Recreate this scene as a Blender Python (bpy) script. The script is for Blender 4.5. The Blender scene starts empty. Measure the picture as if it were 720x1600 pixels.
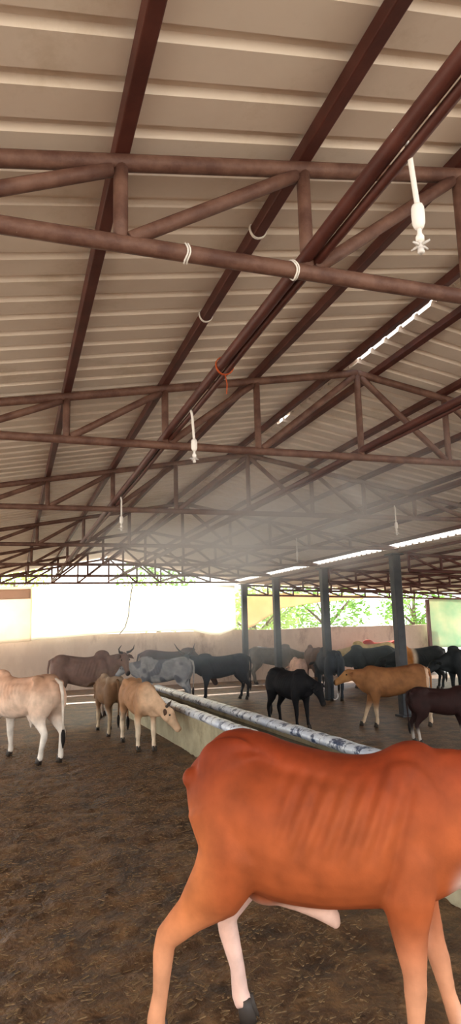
import bpy, bmesh, math, random
import numpy as np
from mathutils import Vector, Matrix, noise as mnoise

random.seed(7)
rng = np.random.default_rng(7)
SC = bpy.context.scene
COL = SC.collection

# ------------------------------------------------------------------ camera
R = Matrix(((0.9498292, -0.02819838, -0.31149532),
            (-0.31164803, -0.16957319, -0.93494408),
            (-0.02645735, 0.9851141, -0.16985354)))
cam_d = bpy.data.cameras.new('camera')
cam = bpy.data.objects.new('camera', cam_d)
COL.objects.link(cam)
cam.matrix_world = Matrix.Translation((0, 0, 1.6)) @ R.to_4x4()
cam_d.sensor_fit = 'VERTICAL'
cam_d.sensor_height = 24.0
cam_d.lens = 24.0 * 1020.0 / 1600.0
cam_d.clip_start = 0.05
cam_d.clip_end = 300
SC.camera = cam

# ------------------------------------------------------------------ light
SC.view_settings.view_transform = 'Standard'
SC.view_settings.look = 'None'
SC.view_settings.gamma = 1.0
SC.view_settings.use_curve_mapping = False
SC.view_settings.exposure = 1.8
SC.cycles.use_denoising = True
SC.cycles.max_bounces = 10
SC.cycles.diffuse_bounces = 6
SC.cycles.glossy_bounces = 3
SC.cycles.transmission_bounces = 4
SC.cycles.volume_bounces = 1
SC.cycles.transparent_max_bounces = 12
SC.cycles.caustics_reflective = False
SC.cycles.caustics_refractive = False
SC.cycles.sample_clamp_indirect = 8.0

W = bpy.data.worlds.new('sky')
SC.world = W
W.use_nodes = True
wn = W.node_tree
wn.nodes.clear()
wo = wn.nodes.new('ShaderNodeOutputWorld')
wb = wn.nodes.new('ShaderNodeBackground')
tc = wn.nodes.new('ShaderNodeTexCoord')
sx = wn.nodes.new('ShaderNodeSeparateXYZ')
cr = wn.nodes.new('ShaderNodeValToRGB')
cr.color_ramp.elements[0].position = 0.0
cr.color_ramp.elements[0].color = (1.0, 0.98, 0.93, 1)
cr.color_ramp.elements[1].position = 0.7
cr.color_ramp.elements[1].color = (0.72, 0.86, 1.0, 1)
wn.links.new(tc.outputs['Generated'], sx.inputs[0])
wn.links.new(sx.outputs['Z'], cr.inputs[0])
wn.links.new(cr.outputs[0], wb.inputs['Color'])
wb.inputs['Strength'].default_value = 1.35
wn.links.new(wb.outputs[0], wo.inputs[0])

sun_d = bpy.data.lights.new('sun', 'SUN')
sun_d.energy = 4.5
sun_d.angle = math.radians(1.5)
sun_d.color = (1.0, 0.95, 0.86)
sun = bpy.data.objects.new('sun', sun_d)
COL.objects.link(sun)
sun_dir = Vector((-0.14, 0.66, 0.62)).normalized()      # towards the sun, beyond the end wall
sun.rotation_euler = sun_dir.to_track_quat('Z', 'Y').to_euler()
sun.location = (0, 30, 30)


# ------------------------------------------------------------------ materials
def lin(c):
    r = []
    for v in c[:3]:
        v /= 255.0
        r.append(v / 12.92 if v <= 0.04045 else ((v + 0.055) / 1.055) ** 2.4)
    return (r[0], r[1], r[2], 1.0)


def base_mat(name):
    m = bpy.data.materials.new(name)
    m.use_nodes = True
    nt = m.node_tree
    b = nt.nodes['Principled BSDF']
    return m, nt, b


def mat(name, c1, c2=None, scale=6.0, rough=0.7, metal=0.0, bump=0.0, bscale=None, stretch=(1, 1, 1), spec=0.4,
        c3=None, s3=1.0, t3=(0.55, 0.7), detail=6.0, lo=0.38, hi=0.62):
    m, nt, b = base_mat(name)
    N, L = nt.nodes, nt.links
    b.inputs['Roughness'].default_value = rough
    b.inputs['Metallic'].default_value = metal
    b.inputs['Specular IOR Level'].default_value = spec
    t = N.new('ShaderNodeTexCoord')
    mp = N.new('ShaderNodeMapping')
    mp.inputs['Scale'].default_value = stretch
    L.new(t.outputs['Object'], mp.inputs[0])
    if c2 is None:
        b.inputs['Base Color'].default_value = lin(c1)
        src = None
    else:
        n = N.new('ShaderNodeTexNoise')
        n.inputs['Scale'].default_value = scale
        n.inputs['Detail'].default_value = detail
        n.inputs['Roughness'].default_value = 0.65
        L.new(mp.outputs[0], n.inputs['Vector'])
        r = N.new('ShaderNodeValToRGB')
        r.color_ramp.elements[0].position = lo
        r.color_ramp.elements[0].color = lin(c1)
        r.color_ramp.elements[1].position = hi
        r.color_ramp.elements[1].color = lin(c2)
        L.new(n.outputs['Fac'], r.inputs[0])
        src = r.outputs[0]
        if c3 is not None:
            n3 = N.new('ShaderNodeTexNoise')
            n3.inputs['Scale'].default_value = s3
            n3.inputs['Detail'].default_value = 8
            n3.inputs['Roughness'].default_value = 0.7
            L.new(mp.outputs[0], n3.inputs['Vector'])
            r3 = N.new('ShaderNodeMapRange')
            r3.inputs['From Min'].default_value = t3[0]
            r3.inputs['From Max'].default_value = t3[1]
            L.new(n3.outputs['Fac'], r3.inputs['Value'])
            mx = N.new('ShaderNodeMixRGB')
            mx.inputs['Color2'].default_value = lin(c3)
            L.new(r3.outputs[0], mx.inputs['Fac'])
            L.new(src, mx.inputs['Color1'])
            src = mx.outputs[0]
        L.new(src, b.inputs['Base Color'])
    if bump:
        nb = N.new('ShaderNodeTexNoise')
        nb.inputs['Scale'].default_value = bscale or scale * 4
        nb.inputs['Detail'].default_value = 5
        L.new(mp.outputs[0], nb.inputs['Vector'])
        bp = N.new('ShaderNodeBump')
        bp.inputs['Strength'].default_value = bump
        bp.inputs['Distance'].default_value = 0.02
        L.new(nb.outputs['Fac'], bp.inputs['Height'])
        L.new(bp.outputs[0], b.inputs['Normal'])
    return m


def cloth_mat(name, c1, c2, scale, trans):
    m = mat(name, c1, c2, scale, rough=0.9, spec=0.1, bump=0.1)
    nt = m.node_tree
    N, L = nt.nodes, nt.links
    b = N['Principled BSDF']
    tr = N.new('ShaderNodeBsdfTranslucent')
    src = b.inputs['Base Color'].links[0].from_socket
    L.new(src, tr.inputs['Color'])
    mx = N.new('ShaderNodeMixShader')
    mx.inputs[0].default_value = trans
    L.new(b.outputs[0], mx.inputs[1])
    L.new(tr.outputs[0], mx.inputs[2])
    L.new(mx.outputs[0], N['Material Output'].inputs['Surface'])
    return m


M = {}
M['rust'] = mat('rusty_steel', (86, 56, 47), (118, 86, 73), 9, rough=0.6, c3=(214, 196, 180), s3=34, t3=(0.69, 0.73), bump=0.15)
M['primer'] = mat('red_primer_steel', (74, 36, 30), (94, 50, 42), 6, rough=0.55, c3=(150, 120, 104), s3=18, t3=(0.68, 0.76))
M['sheet'] = mat('roof_sheet', (222, 207, 194), (232, 219, 207), 1.2, rough=0.5, spec=0.35, c3=(196, 178, 156), s3=2.2,
                 t3=(0.55, 0.8))
M['sheet_top'] = M['sheet']
M['column'] = mat('painted_column', (40, 43, 50), (54, 57, 62), 5, rough=0.55, c3=(84, 70, 62), s3=9, t3=(0.64, 0.76))
M['concrete'] = mat('trough_concrete', (150, 142, 116), (172, 162, 134), 3, rough=0.9, c3=(116, 106, 82), s3=2.2, t3=(0.5, 0.72), bump=0.3)
M['whitewash'] = mat('glazed_rim', (196, 206, 222), (228, 234, 240), 5, rough=0.3, spec=0.6, c3=(58, 74, 104), s3=8,
                     t3=(0.52, 0.58), stretch=(1, 1.0, 1))
M['wallp'] = mat('stained_plaster', (190, 170, 154), (208, 190, 174), 1.6, rough=0.95, c3=(132, 102, 88), s3=1.6,
                 t3=(0.52, 0.7), stretch=(1, 1, 0.45), bump=0.25)
M['floor'] = mat('churned_dung_floor', (86, 60, 38), (130, 97, 64), 7, rough=0.5, spec=0.5, c3=(52, 38, 28), s3=3.0, t3=(0.45, 0.65),
                 bump=0.9, bscale=30)
M['ground'] = mat('dry_ground', (196, 182, 164), (178, 162, 142), 0.8, rough=0.95)
M['straw'] = mat('straw', (128, 100, 66), (78, 56, 36), 60, rough=0.8)
M['white_plastic'] = mat('white_plastic', (238, 232, 226), (246, 242, 238), 8, rough=0.4)
M['clear_plastic'] = mat('grey_plastic', (206, 200, 196), (220, 214, 210), 8, rough=0.25)
M['cable'] = mat('black_cable', (28, 24, 24), (38, 34, 32), 8, rough=0.6)
M['orange_rope'] = mat('orange_rope', (196, 92, 46), (168, 72, 34), 20, rough=0.9)
M['horn'] = mat('horn', (74, 64, 58), (44, 38, 36), 7, rough=0.5)
M['hoof'] = mat('hoof', (48, 40, 36), (64, 54, 46), 9, rough=0.6)
M['eye'] = mat('eye', (14, 10, 10), None, rough=0.1)
M['leaf'] = cloth_mat('leaf', (96, 140, 56), (140, 176, 84), 1.5, 0.5)
M['leaf2'] = cloth_mat('pale_leaf', (140, 168, 84), (170, 190, 110), 1.5, 0.5)
M['bark'] = mat('bark', (110, 90, 70), (84, 66, 50), 6, rough=0.9)
M['tarp_white'] = cloth_mat('white_sheet', (248, 246, 236), (240, 236, 220), 0.8, 0.6)
M['tarp_cream'] = cloth_mat('cream_sheet', (242, 232, 216), (236, 222, 202), 0.8, 0.5)
M['tarp_band'] = cloth_mat('pinkish_band', (222, 198, 182), (212, 186, 168), 0.8, 0.4)
M['tarp_tan'] = cloth_mat('tan_sheet', (238, 216, 184), (228, 202, 168), 1.0, 0.6)
M['tarp_pale'] = cloth_mat('pale_green_sheet', (226, 222, 196), (176, 206, 178), 0.55, 0.4)

# water
m, nt, b = base_mat('trough_water')
b.inputs['Base Color'].default_value = lin((40, 50, 62))
b.inputs['Roughness'].default_value = 0.08
nn = nt.nodes.new('ShaderNodeTexNoise')
nn.inputs['Scale'].default_value = 5
bp = nt.nodes.new('ShaderNodeBump')
bp.inputs['Strength'].default_value = 0.12
tcn = nt.nodes.new('ShaderNodeTexCoord')
nt.links.new(tcn.outputs['Object'], nn.inputs['Vector'])
nt.links.new(nn.outputs['Fac'], bp.inputs['Height'])
nt.links.new(bp.outputs[0], b.inputs['Normal'])
M['water'] = m

# hide: reads the coat colours stored on the mesh, plus a fine hair variation
m, nt, b = base_mat('hide')
N, L = nt.nodes, nt.links
at = N.new('ShaderNodeAttribute')
at.attribute_name = 'coat'
t = N.new('ShaderNodeTexCoord')
n1 = N.new('ShaderNodeTexNoise')
n1.inputs['Scale'].default_value = 9
n1.inputs['Detail'].default_value = 7
L.new(t.outputs['Object'], n1.inputs['Vector'])
mr = N.new('ShaderNodeMapRange')
mr.inputs['From Min'].default_value = 0.3
mr.inputs['From Max'].default_value = 0.7
mr.inputs['To Min'].default_value = 0.74
mr.inputs['To Max'].default_value = 1.16
L.new(n1.outputs['Fac'], mr.inputs['Value'])
mx = N.new('ShaderNodeMixRGB')
mx.blend_type = 'MULTIPLY'
mx.inputs['Fac'].default_value = 1.0
L.new(at.outputs['Color'], mx.inputs['Color1'])
L.new(mr.outputs[0], mx.inputs['Color2'])
L.new(mx.outputs[0], b.inputs['Base Color'])
b.inputs['Roughness'].default_value = 0.7
b.inputs['Specular IOR Level'].default_value = 0.18
nb = N.new('ShaderNodeTexNoise')
nb.inputs['Scale'].default_value = 120
L.new(t.outputs['Object'], nb.inputs['Vector'])
bp = N.new('ShaderNodeBump')
bp.inputs['Strength'].default_value = 0.12
bp.inputs['Distance'].default_value = 0.004
L.new(nb.outputs['Fac'], bp.inputs['Height'])
L.new(bp.outputs[0], b.inputs['Normal'])
M['hide'] = m


# ------------------------------------------------------------------ mesh helpers
class MB:
    def __init__(self):
        self.v, self.f = [], []

    def add(self, vs, fs):
        o = len(self.v)
        self.v += [tuple(p) for p in vs]
        self.f += [tuple(i + o for i in f) for f in fs]

    def box(self, c, s, rot=None):
        vs = []
        for dx in (-.5, .5):
            for dy in (-.5, .5):
                for dz in (-.5, .5):
                    p = Vector((dx * s[0], dy * s[1], dz * s[2]))
                    if rot is not None:
                        p = rot @ p
                    vs.append(Vector(c) + p)
        self.add(vs, [(0, 1, 3, 2), (4, 6, 7, 5), (0, 4, 5, 1), (2, 3, 7, 6), (0, 2, 6, 4), (1, 5, 7, 3)])

    def tube(self, pts, rad, seg=12, flat=None, up=(0, 0, 1)):
        """loft of rings along pts; rad: radius or list; flat: optional list of (side, vertical) factors"""
        pts = [Vector(p) for p in pts]
        n = len(pts)
        if not hasattr(rad, '__len__'):
            rad = [rad] * n
        vs, fs = [], []
        prev = None
        for i, p in enumerate(pts):
            d = (pts[min(i + 1, n - 1)] - pts[max(i - 1, 0)]).normalized()
            if prev is None:
                u = Vector(up)
                if abs(u.dot(d)) > 0.95:
                    u = Vector((1, 0, 0))
                a = (u - d * u.dot(d)).normalized()
            else:
                a = (prev - d * prev.dot(d)).normalized()
            prev = a
            s = d.cross(a)
            fa, fb = flat[i] if flat else (1, 1)
            for k in range(seg):
                th = 2 * math.pi * k / seg
                vs.append(p + s * math.cos(th) * rad[i] * fa + a * math.sin(th) * rad[i] * fb)
        for i in range(n - 1):
            for k in range(seg):
                k2 = (k + 1) % seg
                fs.append((i * seg + k, i * seg + k2, (i + 1) * seg + k2, (i + 1) * seg + k))
        fs.append(tuple(range(seg - 1, -1, -1)))
        fs.append(tuple((n - 1) * seg + k for k in range(seg)))
        self.add(vs, fs)

    def ball(self, c, r, rot=None, u=14, v=9):
        if not hasattr(r, '__len__'):
            r = (r, r, r)
        vs, fs = [], []
        for j in range(1, v):
            ph = math.pi * j / v
            for i in range(u):
                th = 2 * math.pi * i / u
                p = Vector((r[0] * math.sin(ph) * math.cos(th), r[1] * math.sin(ph) * math.sin(th), r[2] * math.cos(ph)))
                vs.append(p)
        top = len(vs)
        vs.append(Vector((0, 0, r[2])))
        vs.append(Vector((0, 0, -r[2])))
        for j in range(v - 2):
            for i in range(u):
                i2 = (i + 1) % u
                fs.append((j * u + i, (j + 1) * u + i, (j + 1) * u + i2, j * u + i2))
        for i in range(u):
            i2 = (i + 1) % u
            fs.append((i, i2, top))
            fs.append(((v - 2) * u + i2, (v - 2) * u + i, top + 1))
        if rot is not None:
            vs = [rot @ p for p in vs]
        self.add([p + Vector(c) for p in vs], fs)

    def mesh(self, name):
        me = bpy.data.meshes.new(name)
        me.from_pydata(self.v, [], self.f)
        bm = bmesh.new()
        bm.from_mesh(me)
        bmesh.ops.recalc_face_normals(bm, faces=bm.faces)
        bm.to_mesh(me)
        bm.free()
        return me

    def build(self, name, material, parent=None, smooth=False, bevel=0.0):
        me = self.mesh(name)
        o = bpy.data.objects.new(name, me)
        COL.objects.link(o)
        me.materials.append(material)
        if smooth:
            me.polygons.foreach_set('use_smooth', [True] * len(me.polygons))
        o.cycles.shadow_terminator_geometry_offset = 0.0
        if parent is not None:
            o.parent = parent
        if bevel:
            bv = o.modifiers.new('bevel', 'BEVEL')
            bv.width = bevel
            bv.segments = 2
            bv.limit_method = 'ANGLE'
        return o


def tag(o, label=None, cat=None, group=None, kind=None):
    if label:
        o['label'] = label
    if cat:
        o['category'] = cat
    if group:
        o['group'] = group
    if kind:
        o['kind'] = kind
    return o


def empty(name, loc, rz=0.0):
    o = bpy.data.objects.new(name, None)
    COL.objects.link(o)
    o.location = loc
    o.rotation_euler = (0, 0, rz)
    o.empty_display_size = 0.2
    return o


def structure(o, label=None):
    o['kind'] = 'structure'
    if label:
        o['label'] = label
    return o


# ------------------------------------------------------------------ dimensions
TY = [-0.4, 1.9, 4.17, 6.65, 9.64, 12.66, 15.43, 17.9]      # truss planes along the shed
APX, APZ = 2.43, 3.46                                   # ridge: x, centre of top chord
SL = 0.175
XL, XR = -1.3, 6.2                                      # eave and valley
ZB = 2.80                                               # bottom chord
B2L, B2A, B2R = 6.3, 10.5, 14.7                         # second bay
Y0, Y1 = -0.9, 18.3


def ztop(x):
    return APZ - SL * abs(x - APX)


def z2(x):
    return 2.71 - 0.045 * (x - B2L)


def zb2(x):
    return 2.43 - 0.028 * (x - B2L)


# ------------------------------------------------------------------ floor and ground
xs = np.concatenate([np.arange(-2.2, -0.6, 0.2), np.arange(-0.6, 4.2, 0.045), np.arange(4.2, 15.3, 0.4)])
ys = np.concatenate([np.arange(-4, 1.2, 0.4), np.arange(1.2, 9.5, 0.05), np.arange(9.5, 18.5, 0.3), [18.6]])
mb = MB()
nx, ny = len(xs), len(ys)
vs = []
for yy in ys:
    for xx in xs:
        h = 0
        if 1.0 < yy < 9.6 and -0.7 < xx < 4.3:
            fade = min(1, (yy - 1) / .4, (9.6 - yy) / 1.2)
            q = Vector((xx, yy, 0))
            h = 0.020 * mnoise.noise(q * 4.5) + 0.018 * mnoise.noise(q * 12) + 0.012 * mnoise.noise(q * 25)
            h = (h - 0.012) * max(fade, 0)
        vs.append((xx, yy, min(h, 0.012)))
mb.add(vs, [(j * nx + i, j * nx + i + 1, (j + 1) * nx + i + 1, (j + 1) * nx + i) for j in range(ny - 1) for i in range(nx - 1)])
floor = structure(mb.build('floor', M['floor'], smooth=True), 'brown churned dirt and dung floor of the cattle shed')

mb = MB()
mb.add([(-60, -40, -0.06), (60, -40, -0.06), (60, 90, -0.06), (-60, 90, -0.06)], [(0, 1, 2, 3)])
structure(mb.build('ground', M['ground']), 'dry sunlit ground outside the shed')

# straw and dung flecks
mb = MB()
for k in range(9000):
    yy = 1.6 + 8.4 * rng.random() ** 1.2
    xx = -0.35 + (0.35 + min(2.0, 0.6 + 0.35 * yy)) * rng.random()
    if yy < 4.5 and xx > 1.9:
        continue
    a = rng.random() * math.pi
    if rng.random() < .6:
        a = rng.normal(0.5, 0.35)
    l = 0.006 + 0.022 * rng.random() ** 2
    w = 0.0015 + 0.004 * rng.random()
    z = 0.012 + 0.010 * rng.random()
    d = Vector((math.cos(a), math.sin(a), 0.25 * (rng.random() - .5)))
    s = Vector((-math.sin(a), math.cos(a), 0.2 * (rng.random() - .5)))
    c = Vector((xx, yy, z))
    p = [c - d * l - s * w, c + d * l - s * w, c + d * l + s * w, c - d * l + s * w]
    top = [q + Vector((0, 0, w * 0.9)) for q in p]
    mb.add(p + top, [(0, 1, 2, 3), (7, 6, 5, 4), (0, 4, 5, 1), (1, 5, 6, 2), (2, 6, 7, 3), (3, 7, 4, 0)])
tag(mb.build('straw_litter', M['straw']), 'scattered straw and dung flecks trampled over the brown floor', 'straw', kind='stuff')

# ------------------------------------------------------------------ end wall
mb = MB()
wy0, wy1 = 18.25, 18.5
nseg = 60
tops = []
for i in range(nseg + 1):
    x = -4 + i * (12.75 + 4) / nseg
    tops.append((x, 1.44 + 0.04 * mnoise.noise(Vector((x * .6, 0, 3))) + 0.008 * mnoise.noise(Vector((x * 4, 0, 3)))))
vs = []
for x, z in tops:
    vs += [(x, wy0, 0), (x, wy0, z), (x, wy1, z), (x, wy1, 0)]
fs = []
for i in range(nseg):
    for k in range(4):
        k2 = (k + 1) % 4
        fs.append((i * 4 + k, i * 4 + k2, (i + 1) * 4 + k2, (i + 1) * 4 + k))
fs += [(0, 1, 2, 3), (nseg * 4 + 3, nseg * 4 + 2, nseg * 4 + 1, nseg * 4)]
mb.add(vs, fs)
structure(mb.build('wall_back', M['wallp']), 'low stained plaster wall along the far end of the shed')


# ------------------------------------------------------------------ roof sheets
def roof_slope(name, xa, za, xb, zb, label, per=0.185, phase=0.0):
    """corrugated sheet: flat pans with narrow trapezoid ribs, running along the slope"""
    prof = []
    y = Y0 + phase
    k = 0
    while y < Y1:
        prof += [(y, 0.0), (y + per - 0.060, 0.0), (y + per - 0.046, 0.024), (y + per - 0.014, 0.024)]
        y += per
        k += 1
    prof.append((y, 0.0))
    mb = MB()
    n = len(prof)
    vs = []
    th = 0.008
    for (x, z) in ((xa, za), (xb, zb)):
        vs += [(x, p[0], z + p[1]) for p in prof]
    for (x, z) in ((xa, za), (xb, zb)):
        vs += [(x, p[0], z + p[1] + th) for p in prof]
    fs = []
    for i in range(n - 1):
        fs.append((i, i + 1, n + i + 1, n + i))
        fs.append((2 * n + i, 3 * n + i, 3 * n + i + 1, 2 * n + i + 1))
        fs.append((i, 2 * n + i, 2 * n + i + 1, i + 1))
        fs.append((n + i, n + i + 1, 3 * n + i + 1, 3 * n + i))
    mb.add(vs, fs)
    return structure(mb.build(name, M['sheet']), label)


def ridge_cap(name, ya, yb, lab):
    mb = MB()
    for w0, w1 in ((-.20, 0), (0, .20)):
        z0, z1 = (ztop(APX) + .075 + .034 - SL * abs(w0)), (ztop(APX) + .075 + .034 - SL * abs(w1))
        vs = [(APX + w0, ya, z0), (APX + w1, ya, z1), (APX + w1, yb, z1), (APX + w0, yb, z0)]
        vs += [(a, b, c + .004) for a, b, c in vs]
        mb.add(vs, [(0, 1, 2, 3), (7, 6, 5, 4), (0, 4, 5, 1), (1, 5, 6, 2), (2, 6, 7, 3), (3, 7, 4, 0)])
    structure(mb.build(name, M['sheet']), lab)


ridge_cap('trim_1', Y0, 3.2, 'ridge cap over the near end of the roof')
ridge_cap('trim_2', 4.15, 5.55, 'short ridge cap beyond the lit gap')
ridge_cap('trim_3', 5.72, Y1, 'ridge cap over the far length of the roof')
RO = 0.075                                              # sheet above the chord centre line
roof_slope('ceiling', XL - .1, ztop(XL - .1) + RO, APX - 0.042, ztop(APX - 0.042) + RO, 'pale ribbed roof sheeting left of the ridge')
roof_slope('ceiling', APX + 0.0, ztop(APX + 0.0) + RO, XR - .04, ztop(XR - .04) + RO, 'pale ribbed roof sheeting right of the ridge',
           phase=0.05)
roof_slope('ceiling', -9.0, 3.75, XL - .12, ztop(XL - .12) + RO, 'unseen ribbed roof sheeting added on the left to shade the shed', phase=0.03)  # added out of view, keeps side daylight off the deeper roof
roof_slope('ceiling', XR - .08, z2(XR - .08) + RO, B2R, z2(B2R) + RO, 'ribbed roof sheeting of the low bay right of the valley', phase=0.02)

# ------------------------------------------------------------------ trusses
NL = [XL, -0.98, -0.35, 0.29, 0.94, 1.61, APX]
NR = [APX, 3.20, 3.87, 4.55, 5.30, XR - .05]
CH = 0.028


def jit(y):
    return 0.0


TLAB = ['roof truss just overhead before the first visible truss',
        'nearest rusty roof truss crossing the top of the picture',
        'second rusty roof truss from the camera, behind the first hanging mist nozzle',
        'third rusty roof truss from the camera, beyond the second hanging mist nozzle',
        'fourth roof truss from the camera, carried by the nearest visible column of the valley row',
        'fifth roof truss from the camera, carried by the second visible valley column',
        'sixth roof truss from the camera, next to last before the end wall',
        'last roof truss, standing against the bright open gable over the end wall']


def member(name, a, b, r, parent, m='rust', seg=12):
    mb = MB()
    a, b = Vector(a), Vector(b)
    k = max(3, int((b - a).length / .12))
    mb.tube([a.lerp(b, i / k) for i in range(k + 1)], r, seg)
    return mb.build(name, M[m], parent, smooth=True)


def main_truss(y, label):
    t = tag(empty('roof_truss', (0, y, 0)), label, 'roof truss', 'main bay roof trusses')
    mb = MB()
    mb.tube([(x, 0, ztop(x)) for x in np.linspace(XL, APX, 40)], CH, 12)
    mb.build('top_chord', M['rust'], t, True)
    mb = MB()
    mb.tube([(x, 0, ztop(x)) for x in np.linspace(APX, XR, 40)], CH, 12)
    mb.build('top_chord', M['rust'], t, True)
    member('bottom_chord', (XL, 0, ZB), (XR, 0, ZB), CH, t)
    for x in NL[1:-1] + [APX] + NR[1:-1]:
        member('post', (x, 0, ZB), (x, 0, ztop(x)), 0.024, t)
    for i in range(1, len(NL) - 1):
        a, b = NL[i], NL[i + 1]
        member('diagonal', (a + .03, 0, ZB + .02), (b - .03, 0, ztop(b) - .03), 0.024, t)
    for i in range(0, len(NR) - 1):
        a, b = NR[i], NR[i + 1]
        if i == len(NR) - 2:
            continue
        member('diagonal', (a + .03, 0, ztop(a) - .03), (b - .03, 0, ZB + .02), 0.024, t)
    return t


for y, lab in zip(TY[1:], TLAB[1:]):
    main_truss(y, lab)

T2LAB = {9.64: 'nearest visible truss of the low bay right of the valley',
         12.66: 'middle truss of the low bay right of the valley',
         15.43: 'next to last truss of the low bay right of the valley',
         17.9: 'last truss of the low right bay, above the green trees'}
for y in TY[4:]:
    t = tag(empty('bay_truss', (0, y, 0)), T2LAB[y], 'roof truss', 'second bay roof trusses')
    n2 = [B2L + .1, 7.05, 7.85, 8.65, 9.45, 10.25, 11.1, 12.0, 12.9, 13.8, B2R]
    member('top_chord', (n2[0], 0, z2(n2[0])), (B2R, 0, z2(B2R)), 0.028, t, 'primer')
    member('bottom_chord', (n2[0], 0, zb2(n2[0])), (B2R, 0, zb2(B2R)), 0.028, t, 'primer')
    for x in n2[:-1]:
        member('post', (x, 0, zb2(x)), (x, 0, z2(x)), 0.024, t, 'primer')
    for i in range(0, len(n2) - 2):
        a, b = n2[i], n2[i + 1]
        member('diagonal', (a + .03, 0, z2(a) - .02), (b - .03, 0, zb2(b) + .02), 0.022, t, 'primer')

# ------------------------------------------------------------------ purlins
PL = [(-1.25, 'edge'), (-0.35, 'a'), (0.29, 'b'), (0.94, 'c'), (1.61, 'd'), (APX - .16, 'e'), (APX + .16, 'f'), (3.2, 'g'), (3.87, 'h'), (4.55, 'i'),
      (5.3, 'j'), (6.0, 'k')]
PLAB = {'edge': 'roof purlin along the outer left eave', 'a': 'roof purlin next to the left eave purlin',
        'b': 'dark red roof purlin furthest left in view, crossing the left end of the trusses',
        'c': 'dark red roof purlin second from the left in view',
        'd': 'dark red roof purlin third from the left, passing behind the first hanging nozzle',
        'e': 'roof purlin on the left edge of the lit ridge gap', 'f': 'roof purlin on the right edge of the lit ridge gap',
        'g': 'first roof purlin down the right slope from the ridge', 'h': 'second roof purlin down the right slope from the ridge',
        'i': 'third roof purlin down the right slope from the ridge', 'j': 'fourth roof purlin down the right slope, near the valley',
        'k': 'roof purlin along the bright valley gap'}
for x, k in PL:
    if k in ('edge', 'a'):
        continue
    rot = Matrix.Rotation((-1 if x > APX else 1) * -math.atan(SL), 3, 'Y')
    mb = MB()
    # C-section: web and two lips
    s = 1
    mb.box((x, (Y0 + Y1) / 2, ztop(x) + .048), (0.05, Y1 - Y0, 0.05), rot)
    o = tag(mb.build('purlin', M['primer'], bevel=0.005), PLAB[k], 'purlin', 'main bay purlins')
for x, lab in ((6.45, 'purlin of the low right bay along the valley gap'), (7.05, 'second purlin of the low right bay from the valley'),
               (7.85, 'third purlin of the low right bay from the valley'), (8.65, 'fourth purlin of the low right bay from the valley'),
               (9.45, 'fifth purlin of the low right bay from the valley'), (10.25, 'sixth purlin of the low right bay from the valley'),
               (11.1, 'seventh purlin of the low right bay from the valley'), (12.0, 'eighth purlin of the low right bay, near the slim end post'),
               (13.0, 'outermost purlin of the low right bay')):
    mb = MB()
    mb.box((x, 12.1, z2(x) + .05), (0.045, 12.0, 0.045))
    tag(mb.build('purlin', M['primer'], bevel=0.005), lab, 'purlin', 'second bay purlins')

# ------------------------------------------------------------------ valley columns
CLAB = {6.65: 'valley column outside the picture to the right', 9.64: 'tall dark steel column nearest the camera, behind the tan cow',
        12.66: 'tall steel column second nearest the camera in the misty row, with a white hook at its foot',
        15.43: 'tall steel column rising behind the black calf',
        17.9: 'thin far steel column at the end of the valley row, against the wall'}
for y in (9.95, 12.75, 15.5, 17.95):
    lab = CLAB[min(CLAB, key=lambda q: abs(q - y))]
    c = tag(empty('steel_column', (XR + .12, y, 0)), lab, 'column', 'valley row columns')
    mb = MB()
    mb.box((0, 0, 1.36), (0.15, 0.15, 2.72))
    mb.build('shaft', M['column'], c, bevel=0.012)
    mb = MB()
    mb.box((0, 0, 2.735), (0.26, 0.24, 0.03))
    mb.build('cap_plate', M['column'], c, bevel=0.004)
    mb = MB()
    mb.box((0, 0, 0.0), (0.24, 0.24, 0.06))
    mb.build('base_plate', M['column'], c, bevel=0.004)
    if abs(y - 12.75) < .1:
        mb = MB()
        mb.tube([(0.06 + .07 * math.cos(a), -0.12, .09 + .08 * math.sin(a)) for a in np.linspace(math.pi * .85, math.pi * 2.15, 12)], 0.014, 8)
        o = mb.build('hook', M['white_plastic'], c, True)
        o['label'] = 'white hook'
c = tag(empty('end_post', (12.45, 17.9, 0)), 'slim brown post at the right end of the wall beside the pale sheet', 'post')
mb = MB()
mb.box((0, 0, 1.11), (0.10, 0.10, 2.22))
mb.build('shaft', M['primer'], c, bevel=0.01)
mb = MB()
mb.box((0, 0, 0.02), (0.2, 0.2, 0.04))
mb.build('base_plate', M['primer'], c, bevel=0.004)

# ------------------------------------------------------------------ pipes, nozzles, ties
def pipe(x, lab, y0, y1):
    t = tag(empty('water_pipe', (x, 0, ZB + CH)), lab, 'pipe', 'mist water pipes')
    mb = MB()
    mb.tube([(0, yy, 0.024 + 0.004 * math.sin(yy * 2.1)) for yy in np.linspace(y0, y1, 40)], 0.024, 10)
    mb.build('pipe', M['primer'], t, True)
    mb = MB()
    mb.tube([(0.042, yy, 0.012 + 0.005 * math.sin(yy * 3.3)) for yy in np.linspace(y0, y1, 60)], 0.016, 8)
    mb.build('second_line', M['primer'], t, True)
    return t


pipe(0.93, 'dark red water pipe on the left, with the row of hanging mist nozzles', -0.5, 17.8)
pipe(APX, 'rust red water pipe running below the ridge', 1.7, 17.8)
pipe(3.9, 'water pipe on the right slope side, over the tan cow', 4.1, 17.8)


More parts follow.
